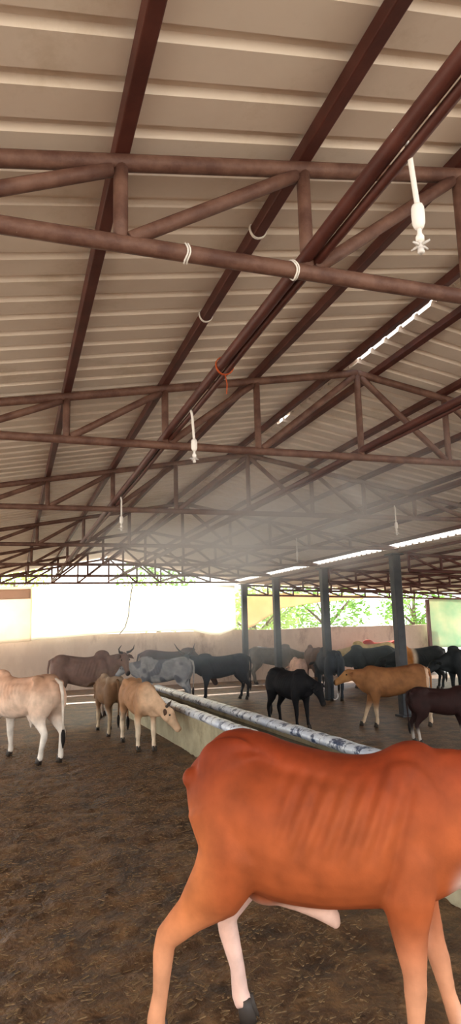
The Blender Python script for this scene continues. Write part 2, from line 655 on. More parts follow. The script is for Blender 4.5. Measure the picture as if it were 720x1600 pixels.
def nozzle(x, y, z, drop, lab, lean=0.03):
    t = tag(empty('mist_nozzle', (x, y, z)), lab, 'mist nozzle', 'hanging mist nozzles')
    mb = MB()
    hose = drop * .62
    pts = [(-.02, 0, .012), (0, 0, 0.02), (.018, 0, 0.0), (.026, 0, -.04)]
    for k in range(1, 7):
        q = k / 6
        pts.append((.026 + lean * q, 0, -.04 - (hose - .04) * q))
    mb.tube(pts, 0.0075, 10)
    mb.build('hose', M['white_plastic'], t, True)
    xx = .026 + lean
    mb = MB()
    zs = [0, .004, .012, .03, .055, .066, .072]
    rs = [.008, .014, .017, .018, .017, .013, .008]
    mb.tube([(xx, 0, -hose - q * drop / .3) for q in zs], rs, 16)
    mb.build('valve_body', M['white_plastic'], t, True)
    zv = -hose - .072 * drop / .3
    mb = MB()
    mb.tube([(xx, 0, zv + .004), (xx, 0, zv - .012), (xx, 0, zv - .022), (xx, 0, zv - .036)], [.006, .006, .0115, .011], 14)
    mb.build('nozzle_tip', M['white_plastic'], t, True)
    mb = MB()
    zc = zv - .046
    mb.ball((xx, 0, zc), (.009, .009, .012))
    for a in (0.3, 1.87, 3.44, 5.0):
        d = Vector((math.cos(a), math.sin(a), 0))
        c = Vector((xx, 0, zc))
        mb.tube([c, c + d * .018, c + d * .030], [.005, .004, .0025], 8)
    mb.tube([(xx, 0, zc - .008), (xx, 0, zc - .02), (xx, 0, zc - .024)], [.008, .010, .006], 10)
    mb.build('spray_head', M['clear_plastic'], t, True)


nozzle(0.955, 1.335, 2.885, 0.31, 'white mist nozzle hanging top right, nearest the camera', .012)
nozzle(0.93, 3.53, 2.85, 0.30, 'white mist nozzle hanging at the middle left, second of its row', 0.01)
nozzle(0.93, 6.17, 2.84, 0.31, 'small white mist nozzle at the left, third of its row', 0.0)
nozzle(3.9, 6.1, 2.84, 0.31, 'white mist nozzle hanging on the right near the bright valley gap', 0.0)
nozzle(3.9, 8.75, 2.84, 0.34, 'small far mist nozzle on the right pipe, deeper in the shed', 0.0)


def ring_tie(c, axis, r, lab, m='white_plastic', tail=0.0):
    ax = Vector(axis).normalized()
    u = ax.orthogonal().normalized()
    w = ax.cross(u)
    mb = MB()
    for off in (0, 0.008):
        pts = [Vector(c) + ax * (off + .003 * math.sin(3 * a)) + (u * math.cos(a) + w * math.sin(a)) * r for a in np.linspace(0, 2 * math.pi, 20)]
        mb.tube(pts, 0.003, 6)
    if tail:
        mb.tube([Vector(c) + Vector((0, 0, -r)), Vector(c) + Vector((.01, 0, -r - tail * .5)), Vector(c) + Vector((.006, 0, -r - tail))], 0.003, 6)
    tag(mb.build('wire_tie', M[m], smooth=True), lab, 'tie', 'ties round the steel')


ring_tie((0.50, 1.9, ZB), (1, 0, 0), 0.031, 'white wire tie round the bottom chord of the nearest truss, left of the pipe')
ring_tie((0.88, 1.9, ZB), (1, 0, 0.3), 0.033, 'white wire tie where the left pipe crosses the nearest truss')
ring_tie((0.94, 2.35, ztop(.94) + .048), (0, 1, 0), 0.037, 'wire loop round the second purlin just behind the nearest truss')
ring_tie((0.94, 3.15, ztop(.94) + .048), (0, 1, 0), 0.037, 'wire loop round the second purlin, midway to the second truss')
ring_tie((0.95, 2.88, ZB + CH + .024), (0, 1, 0), 0.045, 'orange cord knotted round the left water pipe', 'orange_rope', 0.10)

# ------------------------------------------------------------------ feeding and water trough
TA, TB = Vector((2.02, 12.3, 0)), Vector((2.46, 3.2, 0))    # left outer foot, right of camera axis
tdir = (TB - TA).normalized()
tside = Vector((-tdir.y, tdir.x, 0)) * 1.0
if tside.x < 0:
    tside = -tside
TW, TH, WT = 0.62, 0.47, 0.11
tr = tag(empty('trough', TA), 'long concrete water trough with worn white rims running through the herd', 'trough')
Lt = (TB - TA).length
rotz = Matrix.Rotation(math.atan2(tdir.y, tdir.x), 3, 'Z')


def tp(s, w, z):
    return tdir * s + tside * w + Vector((0, 0, z))


def tbox(mb, s0, s1, w0, w1, z0, z1):
    vs = [tp(s, w, z) for s in (s0, s1) for w in (w0, w1) for z in (z0, z1)]
    mb.add(vs, [(0, 1, 3, 2), (4, 6, 7, 5), (0, 4, 5, 1), (2, 3, 7, 6), (0, 2, 6, 4), (1, 5, 7, 3)])


mb = MB()
tbox(mb, 0, Lt, 0, WT, -.02, TH)
tbox(mb, 0, Lt, TW - WT, TW, -.02, TH)
tbox(mb, 0, WT, WT, TW - WT, -.02, TH)
tbox(mb, Lt - WT, Lt, WT, TW - WT, -.02, TH)
tbox(mb, WT, Lt - WT, WT, TW - WT, -.02, .12)
mb.build('basin', M['concrete'], tr)
for w, nm in ((WT / 2, 'l'), (TW - WT / 2, 'r')):
    mb = MB()
    pts, rr = [], []
    for k in range(160):
        s = -.02 + (Lt + .04) * k / 159
        pts.append(tp(s, w + .006 * mnoise.noise(Vector((s * 2, w * 9, 0))), TH + .01 + .008 * mnoise.noise(Vector((s * 3, w * 9, 5)))))
        rr.append(1.0 + .10 * mnoise.noise(Vector((s * 6, w * 7, 9))))
    mb.tube(pts, [r * .088 for r in rr], 14, flat=[(1.0, .62)] * 160)
    o = mb.build('rim', M['whitewash'], tr, True)
    o['label'] = 'worn white rim'
mb = MB()
tbox(mb, WT, Lt - WT, WT, TW - WT, .125, .40)
mb.build('water', M['water'], tr)

# ------------------------------------------------------------------ cloth sheets at the far end
def sheet(name, outline_top, outline_bot, y, nxs, nzs, mats, lab, amp=0.05, cat='tarpaulin', th=0.004, group=None, fq=1.6):
    """hanging cloth between a top and a bottom polyline (x,z), with folds"""
    def ev(pl, u):
        x0, x1 = pl[0][0], pl[-1][0]
        x = x0 + (x1 - x0) * u
        for (xa, za), (xb, zb) in zip(pl[:-1], pl[1:]):
            if xa <= x <= xb:
                return x, za + (zb - za) * (x - xa) / (xb - xa)
        return pl[-1]
    mb = MB()
    vs = []
    for side in (0, 1):
        for j in range(nzs + 1):
            v = j / nzs
            for i in range(nxs + 1):
                u = i / nxs
                xa, za = ev(outline_top, u)
                xb, zb = ev(outline_bot, u)
                x, z = xa + (xb - xa) * v, za + (zb - za) * v
                f = amp * (0.35 + v) * mnoise.noise(Vector((x * fq, z * .5, y))) + amp * .4 * mnoise.noise(Vector((x * 4.1, z * 1.4, y + 7)))
                vs.append((x, y + f + side * th, z))
    n = (nxs + 1) * (nzs + 1)
    w = nxs + 1
    fs = []
    for j in range(nzs):
        for i in range(nxs):
            a = j * w + i
            fs.append((a, a + 1, a + w + 1, a + w))
            fs.append((n + a, n + a + w, n + a + w + 1, n + a + 1))
    for i in range(nxs):
        fs.append((i, n + i, n + i + 1, i + 1))
        a = nzs * w + i
        fs.append((a, a + 1, n + a + 1, n + a))
    for j in range(nzs):
        a = j * w
        fs.append((a, a + w, n + a + w, n + a))
        a = j * w + nxs
        fs.append((a, n + a, n + a + w, a + w))
    mb.add(vs, fs)
    o = mb.build(name, mats, smooth=True)
    return tag(o, lab, cat, group)


sheet('tarpaulin', [(0.44, 2.72), (6.1, 2.72)], [(0.44, 1.33), (1.4, 1.38), (2.6, 1.45), (3.8, 1.47), (4.77, 1.46), (5.3, 1.33), (5.6, 1.31), (5.95, 1.42), (6.1, 1.5)],
      18.08, 80, 16, M['tarp_white'], 'large white sheet hung across the far opening, glowing with daylight')
sheet('tarpaulin', [(-2.0, 2.72), (0.46, 2.72)], [(-2.0, 1.22), (0.46, 1.31)], 18.0, 40, 14, M['tarp_cream'],
      'cream sheet hung at the far left beside the white sheet')
sheet('cloth_band', [(-2.0, 2.62), (0.42, 2.66)], [(-2.0, 2.36), (0.42, 2.40)], 17.93, 40, 5, M['tarp_band'],
      'pinkish brown strip of cloth across the top of the cream sheet', cat='cloth')
sheet('shade_cloth', [(6.45, 2.36), (6.9, 2.50), (7.6, 2.48), (10.9, 2.36)], [(6.3, 1.42), (6.7, 1.56), (7.0, 1.75), (7.5, 2.02), (8.4, 2.16), (9.9, 2.26), (10.9, 2.33)],
      18.1, 70, 12, M['tarp_tan'], 'tan shade cloth drooping behind the far columns', amp=0.12)
sheet('tarpaulin', [(12.55, 2.26), (16.0, 2.2)], [(12.55, 0.72), (16.0, 0.60)], 18.0, 40, 14, M['tarp_pale'],
      'pale greenish sheet hung at the right end beside the slim post')

# hanging cord in front of the white sheet
mb = MB()
mb.tube([(3.05, 17.86, 2.78), (3.06, 17.86, 2.66), (3.0, 17.86, 2.3), (2.96, 17.86, 1.9), (2.87, 17.86, 1.6), (2.72, 17.86, 1.42)], 0.012, 8)
tag(mb.build('hanging_cord', M['cable'], smooth=True), 'thin dark cord dangling in front of the white sheet', 'cord')


# ------------------------------------------------------------------ trees beyond the wall
def tree(x, y, h, r, lab, m, seed, n=1500):
    t = tag(empty('leafy_tree', (x, y, -0.06)), lab, 'tree', 'trees beyond the wall')
    rg = np.random.default_rng(seed)
    mb = MB()
    mb.tube([(0, 0, 0), (.05, 0, h * .3), (-.04, .05, h * .6), (.02, 0, h * .8)], [.14, .11, .08, .04], 10)
    for k in range(5):
        a = k * 1.3
        mb.tube([(0, 0, h * .4), (math.cos(a) * r * .3, math.sin(a) * r * .3, h * .55), (math.cos(a) * r * .6, math.sin(a) * r * .6, h * .68)], [.06, .045, .02], 8)
    mb.build('trunk', M['bark'], t, True)
    mb = MB()
    for k in range(n):
        d = Vector(rg.normal(size=3)).normalized()
        rad = (0.55 + .45 * rg.random()) * (1 + .25 * mnoise.noise(d * 2.2 + Vector((seed, 0, 0))))
        c = Vector((d.x * r * rad, d.y * r * rad, h * .62 + d.z * h * .42 * rad))
        a = Vector(rg.normal(size=3)).normalized()
        b = a.orthogonal().normalized()
        s = .07 + .08 * rg.random()
        mb.add([c - a * s, c + b * s * .45, c + a * s, c - b * s * .45], [(0, 1, 2, 3)])
    mb.build('foliage', M[m], t)


tree(8.3, 22.5, 2.9, 1.6, 'leafy green tree beyond the wall, left of the dark column row', 'leaf2', 1)
tree(11.7, 23.5, 3.6, 1.75, 'leafy green tree beyond the wall, seen between the second column and the nearest column', 'leaf', 2)
tree(15.4, 23.0, 3.4, 1.6, 'leafy green tree beyond the wall, just left of the slim end post', 'leaf', 3)
tree(12.2, 30.5, 3.8, 2.2, 'paler tree further back beyond the wall on the right', 'leaf2', 4)
tree(6.0, 28.5, 4.9, 1.9, 'tree showing green through the truss webs over the white sheet', 'leaf', 5)
tree(0.0, 28.0, 4.6, 1.6, 'tree showing at the far left above the cream sheet', 'leaf2', 6)


# ------------------------------------------------------------------ cattle
def cat_rom(tab, n):
    """resample rows of numbers smoothly"""
    tab = np.array(tab, float)
    k = len(tab)
    out = []
    for i in range(n):
        u = i / (n - 1) * (k - 1)
        j = min(int(u), k - 2)
        t = u - j
        p0, p1, p2, p3 = tab[max(j - 1, 0)], tab[j], tab[j + 1], tab[min(j + 2, k - 1)]
        out.append(.5 * ((2 * p1) + (-p0 + p2) * t + (2 * p0 - 5 * p1 + 4 * p2 - p3) * t ** 2 + (-p0 + 3 * p1 - 3 * p2 + p3) * t ** 3))
    return np.array(out)


TORSO = [(-.575, .87, .74, .05), (-.545, .925, .66, .095), (-.47, .98, .59, .15), (-.37, 1.0, .555, .175), (-.22, .98, .535, .18), (-.04, .955, .495, .20),
         (.14, .945, .465, .20), (.30, .965, .47, .175), (.42, .99, .49, .145), (.52, .965, .54, .11), (.60, .89, .61, .075), (.64, .83, .67, .04)]


def smooth01(a, b, x):
    t = np.clip((x - a) / (b - a), 0, 1)
    return t * t * (3 - 2 * t)


def cow(name, label, loc, heading, h, coat, cat='cow', torso=None, neck=(20, 0), head=(-35, 0), neck_len=.42, legs=None, horns=None, hump=.07,
        voxel=.017, tail=True, tail_swing=0.0, group='cattle in the shed', bony=1.0, udder=False, sheath=False, headless=False, lw=1.0, lx=1.0, tail_pts=None, hip=1.0, fx=0.0, hx=0.0, pin=None, ribamp=1.0,
        switch=None, coat_fn=None, earless=False, head_s=1.0):
    """heading: world angle of the direction the animal faces; coat: dict of srgb colours"""
    t = tag(empty(name, (loc[0], loc[1], 0.0), math.radians(heading)), label, cat, group)
    t.scale = (lx, 1, 1)
    mb = MB()
    tab = cat_rom(torso or TORSO, 34)
    seg = 28
    vs, fs = [], []
    for (x, zt, zb, hw) in tab:
        zm, hh = (zt + zb) / 2, (zt - zb) / 2
        for k in range(seg):
            a = 2 * math.pi * k / seg
            c, s = math.cos(a), math.sin(a)
            wy = hw * math.copysign(abs(c) ** .85, c)
            if s > 0:
                wy *= (1 - .30 * s ** 2)
            vs.append((x, wy, zm - .0 + hh * math.copysign(abs(s) ** .92, s)))
    n = len(tab)
    for i in range(n - 1):
        for k in range(seg):
            k2 = (k + 1) % seg
            fs.append((i * seg + k, i * seg + k2, (i + 1) * seg + k2, (i + 1) * seg + k))
    fs.append(tuple(range(seg)))
    fs.append(tuple((n - 1) * seg + k for k in range(seg)))
    mb.add(vs, fs)
    T = np.array(torso or TORSO)

    def top(x):
        return float(np.interp(x, T[:, 0], T[:, 1]))
    # hook bones and pin bones
    for s in (-1, 1):
        mb.ball((-.33, s * .108 * hip, top(-.34) - .10), (.13, .058, .095))
        if pin:
            mb.ball((pin[0], s * .07, pin[1]), (.034, .045, .036))
        else:
            mb.ball((-.525, s * .06, top(-.53) - .055), (.05, .04, .05))
        mb.ball((-.40 + hx * 1.4, s * .10, .71), (.17 - hx * 1.2, .095, .22))                  # thigh
        mb.ball((.40 + fx, s * .095, .72), (.15, .065, .21))                   # shoulder
    if hump:
        mb.ball((.42, 0, top(.42) - .02), (.15, .055, hump))
    # legs
    lg = dict(fl=0, fr=0, hl=0, hr=0)
    lg.update(legs or {})
    hoofs = []
    for key, s in (('fl', 1), ('fr', -1)):
        d = lg[key]
        d, lift = d if isinstance(d, tuple) else (d, 0)
        y = s * .105
        J = [(.40, y * .9, .78), (.395 + d * .04, y * 1.0, .64), (.385 + d * .12, y * 1.1, .52), (.385 + d * .30, y * 1.05, .42), (.395 + d * .50, y, .30), (.395 + d * .58, y, .265),
             (.39 + d * .78, y, .16), (.395 + d * .92, y, .085), (.41 + d, y, .05)]
        J = [(a + fx, b, c) for a, b, c in J]
        mb.tube(J, [.05 * lw, .082 * lw, .075 * lw, .052 * lw, .041, .041, .029, .034, .036], 14, flat=[(.9, 1.25)] * 4 + [(1, 1)] * 5, up=(1, 0, 0))
        hoofs.append((.418 + d + fx, y, 0))
    for key, s in (('hl', 1), ('hr', -1)):
        d = lg[key]
        d, lift = d if isinstance(d, tuple) else (d, 0)
        y = s * .105
        J = [(-.40, y * .9, .78), (-.35, y * 1.15, .62), (-.375 + d * .25, y * 1.15, .51), (-.43 + d * .45, y * 1.05, .42), (-.49 + d * .62, y, .335), (-.485 + d * .68, y, .29),
             (-.455 + d * .85, y, .17), (-.45 + d * .95, y, .085), (-.435 + d, y, .05)]
        J = [(a + hx, b, c) for a, b, c in J]
        mb.tube(J, [.13 * lw, .125 * lw, .092 * lw, .058 * lw, .041, .041, .030, .035, .036], 14, flat=[(.75, 1.2)] * 3 + [(.8, 1.1)] + [(.9, 1.1)] + [(1, 1)] * 4, up=(1, 0, 0))
        hoofs.append((-.425 + d + hx, y, 0))
    if udder:
        mb.ball((-.20, 0, .50), (.12, .09, .08))
        for sx in (-.25, -.16):
            for sy in (-.04, .04):
                mb.tube([(sx, sy, .46), (sx, sy, .40), (sx, sy, .375)], [.022, .018, .012], 8)
    if sheath:
        mb.tube([(-.16, 0, .475), (-.08, 0, .455), (-.01, 0, .43), (.035, 0, .40), (.05, 0, .372)], [.05, .045, .04, .030, .014], 12)
        mb.ball((-.21, 0, .485), (.10, .085, .055))
    # neck
    eyes, ears, hornp = [], [], []
    if not headless:
        na, ny_ = math.radians(neck[0]), math.radians(neck[1])
        nd = Vector((math.cos(na) * math.cos(ny_), math.cos(na) * math.sin(ny_), math.sin(na)))
        b0 = Vector((.47, 0, .765))
        p1 = b0 + nd * neck_len
        c0 = Vector((.38, 0, .75))
        mid = b0.lerp(p1, .5) + Vector((0, 0, .01))
        mb.tube([c0, b0, b0.lerp(p1, .3), mid, b0.lerp(p1, .8), p1], [.19, .17, .14, .115, .098, .085], 16,
                flat=[(.62, 1.15), (.60, 1.15), (.58, 1.12), (.6, 1.1), (.65, 1.05), (.75, 1.0)])
        # dewlap
        mb.tube([(.47, 0, .60), b0.lerp(p1, .25) + Vector((.02, 0, -.15)), b0.lerp(p1, .55) + Vector((.01, 0, -.115)), b0.lerp(p1, .85) + Vector((0, 0, -.07))],
                [.10, .085, .06, .03], 10, flat=[(.35, 1)] * 4)
        ha, hy = math.radians(head[0]), math.radians(head[1])
        hd = Vector((math.cos(ha) * math.cos(hy), math.cos(ha) * math.sin(hy), math.sin(ha)))
        hs = Vector((-math.sin(hy), math.cos(hy), 0))
        hu = hd.cross(hs) * -1
        if hu.z < 0 and abs(ha) < math.radians(80):
            hu = -hu
        hl = .37 * head_s
        P = p1 + hu * .01 - hd * .04
        ring = [(-.10, .035, .04), (0, .070, .075), (.15, .088, .102), (.28, .084, .102), (.45, .066, .084), (.65, .050, .064), (.82, .047, .056), (.93, .052, .053), (1.0, .044, .042),
                (1.03, .026, .026)]
        mb.tube([P + hd * (q[0] * hl) - hu * (.02 * q[0]) for q in ring], [1] * len(ring), 16, flat=[(q[1] * head_s, q[2] * head_s) for q in ring], up=hu)
        for s in (-1, 1):
            mb.ball(P + hd * (.27 * hl) + hs * s * .068 * head_s + hu * .030, (.03, .03, .026))      # brow
            mb.ball(P + hd * (.96 * hl) + hs * s * .026 * head_s + hu * .012, (.02, .02, .02))     # nostril flare
            mb.ball(P + hd * (.33 * hl) + hs * s * .045 * head_s - hu * .045, (.06, .04, .05))     # jaw
            eyes.append(P + hd * (.31 * hl) + hs * s * .086 * head_s + hu * .028)
            ears.append((P + hd * .03 + hs * s * .06 * head_s + hu * .02, s))
            hornp.append((P + hd * -.005 + hs * s * .048 * head_s + hu * .058, s))
    me = mb.mesh('raw')
    tmp = bpy.data.objects.new('raw', me)
    COL.objects.link(tmp)
    rm = tmp.modifiers.new('r', 'REMESH')
    rm.mode = 'VOXEL'
    rm.voxel_size = voxel / h
    sm = tmp.modifiers.new('s', 'SMOOTH')
    sm.factor = .5
    sm.iterations = max(3, int(round(5 * .017 / voxel)))
    dg = bpy.context.evaluated_depsgraph_get()
    body_me = bpy.data.meshes.new_from_object(tmp.evaluated_get(dg))
    bpy.data.objects.remove(tmp)
    body_me.name = 'body'
    nv = len(body_me.vertices)
    co = np.empty(nv * 3, np.float32)
    body_me.vertices.foreach_get('co', co)
    co = co.reshape(-1, 3).astype(float)
    X, Y, Z = co.T
    # bony relief: ribs, flank hollow
    side = np.sign(Y)
    zt = np.interp(X, T[:, 0], T[:, 1])
    flank = np.exp(-((X + .23) / .085) ** 2 - ((Z - (zt - .105)) / .07) ** 2) * smooth01(.05, .12, np.abs(Y))
    ribm = smooth01(-.17, -.06, X) * (1 - smooth01(.22, .34, X)) * smooth01(.62, .72, Z) * (1 - smooth01(zt - .10, zt - .03, Z)) * smooth01(.05, .12, np.abs(Y))
    ribs = ribamp * np.sin((X - .45 * (Z - .75)) * 2 * math.pi / .066)
    Y = Y - side * bony * (.028 * flank) + side * bony * .0035 * ribs * ribm
    loin = np.exp(-((Z - (zt - .075 + .05 * (X + .2))) / .022) ** 2) * smooth01(-.34, -.24, X) * (1 - smooth01(.02, .14, X)) * smooth01(.04, .09, np.abs(Y))
    Y = Y - side * bony * .010 * loin
    crease = np.exp(-((X - .30 - .35 * (Z - .7)) / .022) ** 2) * smooth01(.5, .6, Z) * (1 - smooth01(.82, .92, Z)) * smooth01(.06, .11, np.abs(Y))
    Y = Y - side * bony * .010 * crease
    co = np.stack([X, Y, Z], 1) * h
    body_me.vertices.foreach_set('co', co.astype(np.float32).ravel())
    # coat colours
    base = np.array(lin(coat['base'])[:3])
    cols = np.tile(base, (nv, 1))

    def blend(c, w):
        nonlocal cols
        c = np.array(lin(c)[:3])
        cols = cols * (1 - w[:, None]) + c * w[:, None]
    nz = np.array([mnoise.noise(Vector((x * 5, y * 5, z * 5))) for x, y, z in np.stack([X, Y, Z], 1)])
    if 'back' in coat:
        blend(coat['back'], smooth01(coat.get('back_lo', .86), .99, Z + .06 * nz) * (X < .7))
    if 'belly' in coat:
        blend(coat['belly'], (1 - smooth01(.46, .60, Z + .05 * nz)) * smooth01(-.5, -.4, X + 0 * Z) * (Z > .40) * (np.abs(Y) < .2))
    if 'inner' in coat:
        blend(coat['inner'], (1 - smooth01(.0, .07, np.abs(Y))) * (1 - smooth01(.50, .62, Z)))
    if 'leg' in coat:
        blend(coat['leg'], 1 - smooth01(.25, .52, Z + .08 * nz))
    if 'shank' in coat:
        blend(coat['shank'], 1 - smooth01(.14, .30, Z + .03 * nz))
    if 'face' in coat and not headless:
        w = smooth01(.0, .10, (X - p1.x) * hd.x + (Y - p1.y) * hd.y + (Z - p1.z) * hd.z)
        blend(coat['face'], w * (np.sqrt((X - p1.x) ** 2 + (Y - p1.y) ** 2 + (Z - p1.z) ** 2) < .6))
    if not headless:
        dm = np.sqrt(((np.stack([X, Y, Z], 1) - np.array(P + hd * hl)) ** 2).sum(1))
        blend(coat.get('muzzle', (40, 34, 32)), 1 - smooth01(.035, .065, dm))
    if 'brow' in coat:
        db = np.sqrt(((np.stack([X, Y, Z], 1) - np.array(P + hd * hl * .12 + hu * .06)) ** 2).sum(1))
        blend(coat['brow'], 1 - smooth01(.06, .12, db))
    if 'patch' in coat:
        blend(coat['patch'], smooth01(.05, .18, nz + coat.get('patch_bias', 0)))
    if coat_fn:
        for c, w in coat_fn(X, Y, Z, nz):
            blend(c, w)
    ca = body_me.color_attributes.new('coat', 'FLOAT_COLOR', 'POINT')
    ca.data.foreach_set('color', np.concatenate([cols, np.ones((nv, 1))], 1).astype(np.float32).ravel())
    body_me.polygons.foreach_set('use_smooth', [True] * len(body_me.polygons))
    body_me.materials.clear()
    body_me.materials.append(M['hide'])
    bo = bpy.data.objects.new('body', body_me)
    COL.objects.link(bo)
    bo.parent = t

    def hide_part(nm, mbx, colour, parent=t):
        o = mbx.build(nm, M['hide'], parent, True)
        k = len(o.data.vertices)
        a = o.data.color_attributes.new('coat', 'FLOAT_COLOR', 'POINT')
        a.data.foreach_set('color', np.tile(np.array(lin(colour)), (k, 1)).astype(np.float32).ravel())
        return o
    # hooves: two toes
    for hx, hy_, hz in hoofs:
        q = MB()
        for s in (-1, 1):
            c = Vector((hx, hy_ + s * .017, 0))
            q.tube([(c + Vector((-.005, 0, .075))) * h, (c + Vector((.0, 0, .045))) * h, (c + Vector((.012, 0, .0))) * h], [.022 * h, .024 * h, .028 * h], 10,
                   flat=[(.62, 1.3)] * 3, up=(1, 0, 0))
        q.build('hoof', M['hoof'], t, True)
    if not headless:
        for e in eyes:
            q = MB()
            q.ball(e * h, .014 * h)
            q.build('eye', M['eye'], t, True)
        if not earless:
            for (p, s) in ears:
                q = MB()
                o = hs * s
                dn = Vector((0, 0, -1))
                pts = [p, p + o * .05 + dn * .005, p + o * .10 + dn * .02, p + o * .15 + dn * .05]
                q.tube([a * h for a in pts], [.022 * h, .036 * h, .036 * h, .008 * h], 10, flat=[(1, .4)] * 4, up=hu)
                hide_part('ear', q, coat.get('ear', coat['base']))
        if horns:
            for (p, s) in hornp:
                o = hs * s
                q = MB()
                hln = horns.get('len', .2)
                if horns.get('style') == 'up':
                    pts = [p, p + o * .35 * hln + hu * .12 * hln, p + o * .55 * hln + hu * .5 * hln, p + o * .45 * hln + hu * 1.0 * hln]
                else:
                    pts = [p, p + o * .30 * hln + hu * .25 * hln, p + o * .60 * hln + hu * .55 * hln - hd * .15 * hln, p + o * .8 * hln + hu * .95 * hln - hd * .3 * hln]
                q.tube([a * h for a in pts], [.023 * h, .019 * h, .013 * h, .004 * h], 10)
                q.build('horn', M['horn'], t, True)
    if tail:
        q = MB()
        x0 = T[0, 0] + .02
        z0 = top(-.55) + .01
        sw = tail_swing
        pts = [(x0 + .05, 0, z0 + .005), (x0 - .035, sw * .05, z0 - .03), (x0 - .06, sw * .2, z0 - .15), (x0 - .055, sw * .5, z0 - .32), (x0 - .045, sw * .8, z0 - .47), (x0 - .04, sw, z0 - .56)]
        if tail_pts == 'far':
            pts = [(x0 + .06, .0, z0 - .01), (x0 + .03, .045, z0 - .03), (x0 + .05, .11, z0 - .10), (x0 + .09, .15, z0 - .18), (x0 + .12, .18, z0 - .24), (x0 + .13, .185, z0 - .28)]
        q.tube([Vector(a) * h for a in pts], [.028 * h, .024 * h, .019 * h, .014 * h, .011 * h, .012 * h], 10)
        to = hide_part('tail', q, coat.get('tail', coat['base']))
        q = MB()
        e = Vector(pts[-1])
        q.tube([(e + Vector((0, 0, .02))) * h, (e + Vector((0, 0, -.04))) * h, (e + Vector((.004, sw * .1, -.12))) * h, (e + Vector((.008, sw * .1, -.20))) * h],
               [.010 * h, .026 * h, .024 * h, .005 * h], 10)
        hide_part('tail_switch', q, switch or (36, 30, 28), to)
    return t


FW = Vector((0.3160883, 0.94872977, 0))
RT = Vector((0.94872977, -0.3160883, 0))
ANG = math.degrees(math.atan2(RT.y, RT.x))


def at(right, dist):
    p = RT * right + FW * dist
    return (p.x, p.y)


# --- foreground red cow, traced profile -------------------------------------------------
AH = 1.16
TA_ = [(-.528, .862, .80, .035), (-.515, .882, .74, .075), (-.485, .912, .64, .12), (-.435, .960, .57, .16), (-.37, 1.0, .53, .185), (-.29, 1.003, .49, .20), (-.21, .993, .465, .208),
       (-.13, .966, .450, .215), (.02, .936, .445, .22), (.14, .925, .455, .218), (.23, .935, .46, .20), (.33, .975, .465, .17), (.42, .965, .49, .14), (.53, .88, .55, .10), (.60, .80, .62, .05)]


def coat_a(X, Y, Z, nz):
    out = []
    rear = (1 - smooth01(-.50, -.30, X))
    out.append(((196, 116, 66), rear * (1 - smooth01(.55, .86, Z)) * .75))
    out.append(((206, 146, 110), (1 - smooth01(.20, .50, Z)) * .8))
    out.append(((228, 190, 176), smooth01(.04, .09, Y) * (X < -.1) * (1 - smooth01(.5, .62, Z))))          # pale far hind leg and udder side
    out.append(((226, 184, 164), (1 - smooth01(.03, .10, np.abs(Y))) * (1 - smooth01(.42, .50, Z)) * (1 - smooth01(.30, .40, X))))
    out.append(((236, 212, 198), smooth01(.44, .54, X) * (1 - smooth01(.52, .66, Z)) * (1 - smooth01(.07, .12, np.abs(Y)))))
    return out


cow('cow', 'large red brown cow in the foreground, turned to the right with bony hips', at(0.325, 2.78), ANG - 15, AH,
    dict(base=(158, 78, 40), back=(128, 48, 20), back_lo=.66, ear=(160, 76, 40), tail=(168, 84, 44)), torso=TA_, neck=(16, 8), head=(-38, 10), neck_len=.44,
    legs=dict(hr=-.25, hl=.03, fr=-.01, fl=.14), lx=.89, hump=0, hip=.9, fx=-.07, hx=.05, pin=(-.497, .848), ribamp=1.5, tail_pts='far', voxel=.0105, tail=True, coat_fn=coat_a, sheath=True, bony=1.5, horns=dict(len=.2),
    udder=False)


# --- the rest of the herd ----------------------------------------------------------------
def coat_b(X, Y, Z, nz):
    return [((196, 150, 122), smooth01(.62, .95, Z + .12 * nz) * .8), ((150, 112, 84), np.exp(-((X + .36) / .12) ** 2 - ((Z - .93) / .09) ** 2) * .8),
            ((232, 222, 210), (1 - smooth01(.35, .6, Z)))]


cow('cow', 'pale cream cow with tan back at the left edge, tail toward the camera', (0.17, 8.95), 130, 1.06,
    dict(base=(216, 186, 164), ear=(210, 180, 160), tail=(224, 210, 196)), neck=(12, 0), legs=dict(hl=.05, hr=-.06, fl=.03, fr=-.05), hump=.07, coat_fn=coat_b,
    bony=1.6, udder=True, tail_swing=-.05, voxel=.015)

cow('cow', 'grey brown horned cow standing behind the cream cow, face toward the camera', (1.20, 12.6), -6, 1.14,
    dict(base=(112, 86, 76), belly=(140, 120, 108), leg=(150, 128, 112), face=(120, 96, 84), ear=(110, 88, 80)), neck=(22, -18), head=(-52, -68), horns=dict(len=.20, style='up'), lx=.82,
    hump=.08, legs=dict(fl=.05, fr=-.03, hl=.06, hr=-.05), voxel=.018)


def coat_d(X, Y, Z, nz):
    return [((226, 206, 180), 1 - smooth01(.3, .55, Z)), ((214, 178, 146), smooth01(.4, .6, X))]


cow('calf', 'tan calf with lowered head and dark ears beside the trough', (1.66, 9.2), -84, 0.90,
    dict(base=(182, 138, 102), face=(216, 184, 156), ear=(96, 72, 58), muzzle=(24, 20, 20), brow=(74, 54, 44)), cat='calf', neck=(-30, 34), head=(-52, 62), neck_len=.38, hump=.0,
    legs=dict(fl=.05, fr=-.06, hl=.04, hr=-.08), coat_fn=lambda X, Y, Z, nz: coat_d(X, Y, Z, nz),
    horns=dict(len=.08), lw=.8, voxel=.014)

